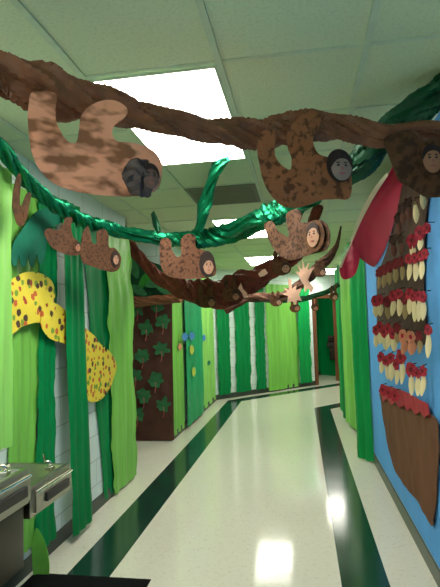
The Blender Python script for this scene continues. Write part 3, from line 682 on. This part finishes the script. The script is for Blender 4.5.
# ------------------------------------------------------------------ drinking fountain
FX = -1.31
t = thing('drinking_fountain', 'stainless steel two-level drinking fountain on the left wall', 'drinking fountain', (XL+0.21, 2.2, 0.40))
def basin(y0, y1, zt, h, grv):
    bm = bmesh.new(); v, f = box(XL+0.012, y0, zt-h, FX, y1, zt)
    vs = [bm.verts.new(p) for p in v]; fs_ = [bm.faces.new([vs[i] for i in q]) for q in f]
    bmesh.ops.bevel(bm, geom=[e for e in bm.edges if abs(e.verts[0].co.x-FX) < 1e-4 and abs(e.verts[1].co.x-FX) < 1e-4], offset=0.022, segments=4, affect='EDGES')
    bm.faces.ensure_lookup_table(); top = max(bm.faces, key=lambda q: q.calc_center_median().z)
    r = bmesh.ops.inset_individual(bm, faces=[top], thickness=0.035)
    r2 = bmesh.ops.inset_individual(bm, faces=[top], thickness=0.06)
    for q in top.verts: q.co.z -= 0.055
    b = obj('basin', from_bm(bm), M['steel'], t)
    obj('push_bar', bevbox(FX-0.004, y0+0.11, zt-h*0.70, FX+0.012, y1-0.06, zt-h*0.40, 0.005), M['groove'], b)
    obj('drip_rim', tube([(FX+0.004, y0+0.02, zt-0.03), (FX+0.004, y1-0.02, zt-0.03)], 0.006, 8, 1), M['chrome'], b)
    yb = y1-0.09; xb = FX-0.09
    s = obj('spout', join(tube([(xb, yb, zt-0.02), (xb, yb, zt+0.016), (xb+0.006, yb-0.005, zt+0.028), (xb-0.010, yb-0.014, zt+0.04), (xb-0.022, yb-0.014, zt+0.034)], 0.009, 10, 5, 0.006), bevbox(xb-0.02, yb-0.02, zt-0.012, xb+0.02, yb+0.02, zt+0.012, 0.005)), M['chrome'], t)
    obj('spout_guard', tube([(xb-0.022, yb-0.014, zt+0.038), (xb-0.034, yb-0.005, zt+0.062), (xb-0.040, yb-0.002, zt+0.076)], 0.005, 8, 5, 0.003), M['chrome'], s)
basin(2.245, 2.655, 0.735, 0.15, 1)
basin(1.50, 2.236, 0.832, 0.165, 1)
obj('cabinet', bevbox(XL+0.012, 1.52, 0.38, FX-0.025, 2.20, 0.666, 0.008), M['steel_dark'], t)
obj('cabinet', bevbox(XL+0.012, 2.255, 0.40, FX-0.12, 2.34, 0.584, 0.008), M['steel_dark'], t)

# black mat
def mat_geo():
    z = 0.012; nx, ny = 24, 40; x0, x1, y0, y1 = -1.68, -0.935, 1.35, 2.885; V = []; Fc = []
    for j in range(ny+1):
        for i in range(nx+1):
            e = min(i, nx-i, j, ny-j); V.append(Vector((x0+(x1-x0)*i/nx, y0+(y1-y0)*j/ny-0.0*i, (0.004 if e == 0 else z)+0.0015*noise.noise(Vector((i*0.9, j*0.9, 0))))))
    K = len(V); V += [Vector((v.x, v.y, 0.001)) for v in V]; W = nx+1
    for j in range(ny):
        for i in range(nx):
            q = (j*W+i, j*W+i+1, (j+1)*W+i+1, (j+1)*W+i); Fc += [q, tuple(k+K for k in reversed(q))]
    for i in range(nx):
        for j in (0, ny): a, b = j*W+i, j*W+i+1; Fc.append((a, b, b+K, a+K))
    for j in range(ny):
        for i in (0, nx): a, b = j*W+i, (j+1)*W+i; Fc.append((a, b, b+K, a+K))
    return V, Fc
tag(obj('floor_mat', mat_geo(), M['mat']), 'black floor mat in front of the drinking fountain', 'mat')

# ------------------------------------------------------------------ brown trunk in the alcove
pk = Plane(Vector((-1.98, 6.26, 0.9)), 0.0)
tag(obj('paper_tree', sheet(pxpoly(pk, [(128, 300), (129, 330), (128, 350), (130, 372), (132, 400), (134, 420), (134, 440.6), (150, 440.6), (165, 440.4), (174, 440.0), (173.5, 400), (172.5, 350), (172, 300), (150, 300)]), pk, 0.004, 0.05, None, 0, 0, 0.012), M['trunk_dark']),
    'brown paper tree trunk dotted with green leaves left of the corridor bend', 'paper trunk')
def cluster(px, py, k):
    pl = Plane(onY(px, py, 6.228), 0.0); s = 6.228/F
    th = thing('leaf_cluster', LEAFLAB[k], 'paper leaf', pl.at(0, 0), 'leaves on the brown trunk')
    o = []
    for i in range(40):
        a = 2*math.pi*i/40; q = 0.60+0.30*abs(math.cos((2.5+k % 3*0.5)*(a-math.pi/2+k)))**0.7+0.42*noise.noise(Vector((math.cos(a)*1.8+k*3.1, math.sin(a)*1.8, k)))+0.08*random.random()
        o.append(Vector((8.6*s*q*math.cos(a), 8.2*s*q*math.sin(a)+2*s)))
    obj('leaf', sheet(o, pl, 0.002, 0.03, lambda a, b: 0.35*(a*a+b*b), 0.0, 1, 0.01, seed=k), M['leaf'], th)
    q = pl.at(0, 0, 0.002)
    obj('stem', tube([q, pl.at(0.4*s, -5*s, 0.004), pl.at(-0.8*s, -11*s, 0.0)], 0.005, 6, 4), M['redline'], th)
LEAFLAB = ['green paper leaf at the top left of the brown trunk', 'green paper leaf at the top right of the brown trunk', 'green paper leaf second down on the left of the brown trunk', 'green paper leaf below the top right one on the brown trunk',
    'green paper leaf halfway down the right side of the brown trunk', 'green paper leaf halfway down the middle of the brown trunk', 'green paper leaf on the left edge at mid height of the trunk', 'green paper leaf in the middle just below mid height of the trunk',
    'green paper leaf third from the bottom of the brown trunk', 'green paper leaf low on the right side of the brown trunk', 'lowest green paper leaf on the left of the brown trunk']
for k, (x, y) in enumerate([(60, 105), (125, 92), (90, 172), (148, 150), (143, 245), (78, 268), (53, 335), (122, 352), (82, 406), (150, 438), (60, 470)]): cluster(120+x/3.45, 280+y/3.45, k)
tag(obj('paper_branch', twist_tube([onY(124, 301, 6.13), onY(140, 302, 6.13), onY(158, 300, 6.13), onY(172, 299, 6.12), onY(181, 299, 6.08)], [0.06, 0.062, 0.06, 0.055, 0.045], 3, 5, 0.2, 0.2, seed=31), M['kraft']),
    'short brown paper branch lying across the top of the leafy trunk', 'branch')
pj = Plane(Vector((-1.98, 6.235, 2.2)), 0.0)
tag(obj('paper_foliage', sheet(pxpoly(pj, [(126, 255), (134, 250), (143, 257), (152, 262), (162, 266), (170, 276), (176, 286), (178, 297), (165, 298), (140, 298), (126, 298)]), pj, 0.004, 0.05, None, 0, 3, 0.02), M['jungle']),
    'dark green paper foliage above the leafy brown trunk', 'paper foliage')
for k, (x, y, ang, L, mt_, lab) in enumerate([(146, 279, 0.9, 26, 'leaf_mid', 'mid green leaf in the middle of the dark foliage above the trunk'), (134, 268, 1.9, 24, 'leaf', 'green leaf at the upper left of the dark foliage above the trunk'),
        (157, 282, 0.3, 26, 'leaf', 'green leaf pointing right in the dark foliage above the trunk'), (138, 290, 2.6, 22, 'leaf', 'green leaf at the lower left of the dark foliage above the trunk'), (165, 290, -0.5, 22, 'leaf', 'green leaf drooping at the lower right of the dark foliage')]):
    pl = Plane(onY(x, y, 6.19-0.012*k), 0.0); s = 6.2/F; o = []
    for f, h in [(-0.5, 0), (-0.3, 0.14), (0, 0.2), (0.3, 0.13), (0.5, 0), (0.3, -0.13), (0, -0.2), (-0.3, -0.14)]:
        o.append(Vector((L*s*(f*math.cos(ang)-h*math.sin(ang)), L*s*(f*math.sin(ang)+h*math.cos(ang)))))
    tag(obj('paper_leaf', sheet(o, pl, 0.002, 0.03, lambda a, b: 0.4*(a*a+b*b), 0, 3, 0.01, seed=k), M[mt_]), lab, 'paper leaf', 'leaves above the brown trunk')
# small pictures stuck on the far left streamers
for k, (x, y, rx, ry, mt_, lab) in enumerate([(185, 337, 3.2, 4.5, 'bluepic', 'small blue paper fish at the left of the teal streamer'), (192, 336, 3, 4.5, 'bluepic', 'small blue paper fish at the middle of the teal streamer'), (204, 338, 2, 3.5, 'bluepic', 'small blue paper fish on the far lime streamer'),
        (192, 350, 2.2, 5, 'yellowpic', 'small yellow paper shape under the blue fish'), (194, 372, 1.8, 5, 'yellowpic', 'lowest small yellow paper shape on the teal streamer'), (209, 363, 1.8, 2.5, 'teal_paper', 'tiny dark teal paper shape on the far lime streamer'), (180, 347, 1.6, 4, 'salmon', 'small orange paper shape left of the blue fish')]):
    p = onX(x, y, XL+(0.088 if 184 < x < 200 else 0.042)); pl = Plane(p, math.pi/2); s = p.y/F; hz = s*rx*4.5
    tag(obj('paper_picture', sheet([Vector((-hz, 0)), Vector((-hz*0.5, s*ry*0.8)), Vector((hz*0.2, s*ry)), Vector((hz*0.7, s*ry*0.3)), Vector((hz, s*ry*0.7)), Vector((hz, -s*ry*0.7)), Vector((hz*0.7, -s*ry*0.3)), Vector((0, -s*ry))], pl, 0.002, 0.03, None, 0, 2, 0.004), M[mt_]), lab, 'paper picture', 'pictures on the far left streamers')

# ------------------------------------------------------------------ red canopy on the right wall
def canopy():
    inner = [(XR-0.012, 3.22, 2.42), (XR-0.012, 3.55, 2.26), (XR-0.012, 3.95, 2.11), (XR-0.012, 4.35, 2.03), (XR-0.012, 4.72, 1.99)]
    outer = [onY(389, 175, 3.18), onY(379, 190, 3.5), onY(369, 207, 3.85), onY(360, 225, 4.2), onY(352, 243, 4.52)]
    A = catmull(inner, 6); B = catmull(outer, 6); V = []; n = len(A); m = 14
    for i in range(n):
        for k in range(m+1):
            f = k/m; p = A[i].lerp(B[i], f); e = i/(n-1)
            p = p+Vector((0, 0.10*math.sin(math.pi*f)*e, 0.07*math.sin(math.pi*f)-0.10*e*e*math.sin(math.pi*f)+0.012*noise.noise(Vector((f*4, e*5, 1)))))
            V.append(p)
    K = len(V); V += [v+Vector((-0.001, 0.002, 0.005)) for v in V]; W = m+1; Fc = []
    for i in range(n-1):
        for k in range(m):
            q = (i*W+k, i*W+k+1, (i+1)*W+k+1, (i+1)*W+k); Fc += [q, tuple(x+K for x in reversed(q))]
    for i in range(n-1):
        for k in (0, m): a, b = i*W+k, (i+1)*W+k; Fc.append((a, b, b+K, a+K))
    for k in range(m):
        for i in (0, n-1): a, b = i*W+k, i*W+k+1; Fc.append((a, b, b+K, a+K))
    return (V, Fc), B
t = thing('paper_canopy', 'large red paper canopy jutting from the blue wall above the cutouts', 'paper canopy', (XR-0.1, 3.9, 2.0))
g, B = canopy()
obj('canopy_sheet', g, M['red'], t)
V = []; Fc = []
for i, p in enumerate(B):
    wd = 0.010+0.026*math.sin(math.pi*i/(len(B)-1))
    for q in (p+Vector((-0.004, 0, 0.0)), p+Vector((-wd, 0.0, 0.012)), p+Vector((-wd, 0.004, 0.018)), p+Vector((-0.004, 0.004, 0.008))): V.append(q)
    if i:
        for k in range(4): a, b = (i-1)*4+k, (i-1)*4+(k+1) % 4; Fc.append((a, b, b+4, a+4))
Fc += [(0, 1, 2, 3), tuple(len(V)-4+k for k in range(4))[::-1]]
obj('edge_strip', (V, Fc), M['white_paper'], t)
pl = Plane(onY(350, 262, 4.72), -0.15)
obj('folded_end', sheet(pxpoly(pl, [(353, 238), (360, 254), (358, 268), (354, 276), (346, 279), (341, 277), (339, 267), (343, 257), (349, 246)]), pl, 0.004, 0.02, lambda a, b: 0.05*math.sin(a*22), 0, 3, 0.02), M['red'], t)
obj('fold_trim', tube([pl.at(*pl.st(352, 243), 0.03), pl.at(*pl.st(345, 258), 0.04), pl.at(*pl.st(341, 268), 0.045)], 0.008, 8, 5), M['white_paper'], t)

# ------------------------------------------------------------------ brown trunk and cutouts on the blue wall
pr = Plane(Vector((XR-0.018, 3.8, 1.0)), -math.pi/2)
tag(obj('paper_tree', sheet(pxpoly(pr, [(380, 391), (390, 394), (402, 400), (416, 407), (430, 414), (438, 425), (438, 460), (436, 495), (433, 526), (426, 516), (418, 502), (410, 492), (401, 480), (393, 465), (387, 440), (382, 410)]), pr, 0.004, 0.05, None, 0.002, 3, 0.010), M['trunk']),
    'plain brown paper trunk low on the blue right wall', 'paper trunk')
tag(obj('paper_tree', sheet(pxpoly(pr, [(404, 180), (420, 176), (428, 192), (426, 215), (425, 240), (424, 270), (424, 300), (426, 325), (424, 345), (410, 344), (396, 340), (384, 334), (378, 330), (377, 300), (377, 275), (382, 264), (390, 240), (398, 210)]), pr, 0.004, 0.05, None, 0.002, 3, 0.006), M['crown']),
    'shade-darkened brown paper crown behind the red and cream cutouts on the right wall', 'paper trunk')
pf = Plane(Vector((XR-0.034, 3.8, 1.0)), -math.pi/2)
fr_ = [(380, 384), (388, 386), (398, 389), (408, 393), (418, 399), (428, 404), (429, 418)]
lo = []
for i in range(12):
    x = 428-i*4.1; lo.append((x, 416-i*1.55+(3 if i % 2 else -2)))
tag(obj('paper_fringe', sheet(pxpoly(pf, fr_+lo), pf, 0.004, 0.03, None, 0, 1, 0.006), M['crimson']), 'ragged red paper fringe along the top of the plain brown trunk', 'paper fringe')

ROWN = ['top', 'second', 'third', 'fourth', 'fifth', 'sixth', 'lowest']
ORD = ['first', 'second', 'third', 'fourth', 'fifth', 'sixth', 'seventh', 'eighth', 'ninth', 'tenth']
# per row: x, y of the head in the row, kind, blade length (pixels at that distance)
ROWS = [
 [(398, 218, 'd', 14), (402, 208, 'd', 14), (408, 203, 'd', 15), (415, 203, 'c', 19), (422, 190, 'c', 19)],
 [(393, 240, 'd', 14), (400, 238, 'd', 14), (412, 241, 'R', 12), (420, 233, 'R', 13), (427, 228, 'r', 0)],
 [(379, 272, 't', 14), (384, 270, 't', 15), (389, 267, 't', 15), (395, 264, 't', 16), (401, 262, 't', 15), (409, 259, 'rc', 18), (415, 258, 'rc', 20), (421, 256, 'rc', 20), (425, 254, 'r', 0)],
 [(375, 301, 'rc', 13), (380, 300, 'rc', 13), (387, 302, 'dr', 14), (393, 296, 'rc', 17), (399, 294, 'rc', 19), (405, 299, 'dr', 17), (409, 294, 'rc', 17), (413, 296, 'rc', 22), (419, 296, 'rc', 22), (423, 297, 'rc', 20)],
 [(376, 330, 'rc', 14), (380, 327, 'rc', 14), (384, 332, 'rc', 15), (388, 329, 'rc', 16), (393, 334, 'rc', 14), (397, 328, 'dr', 12), (403, 336, 's', 14), (411, 337, 's', 14), (419, 336, 'dr', 14), (428, 330, 'rc', 24)],
 [(381, 357, 'rc', 13), (386, 361, 'rc', 15), (391, 358, 'rc', 19), (396, 364, 'rc', 17), (401, 357, 'R', 22), (411, 370, 'R', 20), (417, 373, 'rc', 19), (423, 371, 'rc', 21)],
 [(383, 390, 'r', 0), (389, 393, 'r', 0), (395, 396, 'r', 0)],
]
KIND = {'d': 'dark brown', 'c': 'long cream', 'R': 'big red-and-cream', 'r': 'small red', 't': 'shade-toned cream', 'rc': 'red and cream', 'dr': 'dark red and tan', 's': 'salmon orange'}  # shade-toned ones are cream paper with shadow put into the colour
def cut(px, py, kind, L, label, seed):
    p = onX(px, py, XR-0.052-0.02*random.random()); s = p.y/F
    pl = Plane(p, -0.55+random.uniform(-0.25, 0.25), random.uniform(-0.15, 0.1))
    th = thing('paper_cutout', label, 'paper cutout', pl.at(0, 0), 'cutouts on the blue right wall')
    hm = {'d': 'twig', 'c': 'tan_leaf', 'R': 'crimson', 'r': 'crimson', 't': 'darkred', 'rc': 'crimson', 'dr': 'darkred', 's': 'salmon'}[kind]
    bmm = {'d': 'trunk_dark', 'c': 'cream', 'R': 'cream', 'r': 'cream', 't': 'tan_leaf', 'rc': 'cream', 'dr': 'tan_leaf', 's': 'salmon'}[kind]
    hw = {'R': 5.0, 's': 4.6}.get(kind, 3.7)
    if kind == 'c': hw = 1.2
    hh = hw*1.45
    sway = random.uniform(-0.6, 0.6)
    if L:
        bw = 2.9 if kind != 's' else 4.4
        o = [Vector((x*s, y*s)) for x, y in [(-0.9, -hh*0.4), (-bw*0.8, -hh*0.5-L*0.25), (-bw+sway, -hh*0.5-L*0.55), (-bw*0.6+sway*1.5, -hh*0.5-L*0.85), (sway*2, -hh*0.5-L), (bw*0.6+sway*1.5, -hh*0.5-L*0.85), (bw+sway, -hh*0.5-L*0.55), (bw*0.8, -hh*0.5-L*0.25), (0.9, -hh*0.4)]]
        obj('blade', sheet(o, pl, 0.002, 0.012, lambda a, b: 1.2*(b/(20*s))**2*s*2-3*a*a/s*0.05, -0.002, 3, 0.003, seed=seed), M[bmm], th)
    hd = obj('top', sheet(ell((0, 0), hw*s, hh*s, 16, 0, jit=0.25, seed=seed), pl, 0.003, 0.008, lambda a, b: 0.006*math.sin(math.atan2(b, a)*5+seed)*min(1, (a*a+b*b)/(hw*s)**2), 0.003, 2, 0.004, seed=seed), M[hm], th)
    if kind in ('R', 'rc', 'r', 's'):
        obj('centre', sheet(ell((0, 0.2*s), hw*s*0.34, hh*s*0.34, 10), pl, 0.0015, 0.01, None, 0.0095, 2, 0), M['darkred' if kind != 's' else 'crimson'], hd)
    wallx = pl.at(0, 8*s)
    obj('stem', tube([pl.at(0, 0, -0.004), pl.at(0.3*s, 5*s, -0.008), Vector((XR-0.026, wallx.y+0.02, pl.at(0, 6*s).z))], 0.003, 6, 4), M['twig'], th)
for r, row in enumerate(ROWS):
    row = sorted(row)
    for i, (px, py, kd, L) in enumerate(row):
        cut(px, py, kd, L, f'{KIND[kd]} paper cutout, {ORD[i]} from left in the {ROWN[r]} row on blue wall', r*10+i*1.3)

# dark fixture seen through the far doorway
t = thing('wall_fixture', 'small dark wall fixture inside the doorway beyond the brown door frame', 'fixture', Vector((onP(333, 352, dg(DOOR1+0.70), dv).x, onP(333, 352, dg(DOOR1+0.70), dv).y, 0.45)))
q = onP(333, 352, dg(DOOR1+0.70), dv)
obj('basin', bevbox(q.x-0.16, q.y-0.12, 0.78, q.x+0.16, q.y+0.10, 0.92, 0.02), M['groove'], t)
obj('back_panel', bevbox(q.x-0.12, q.y+0.02, 0.922, q.x+0.12, q.y+0.09, 1.10, 0.02), M['steel_dark'], t)
obj('pipe_cover', bevbox(q.x-0.09, q.y-0.05, 0.45, q.x+0.09, q.y+0.08, 0.778, 0.015), M['steel_dark'], t)
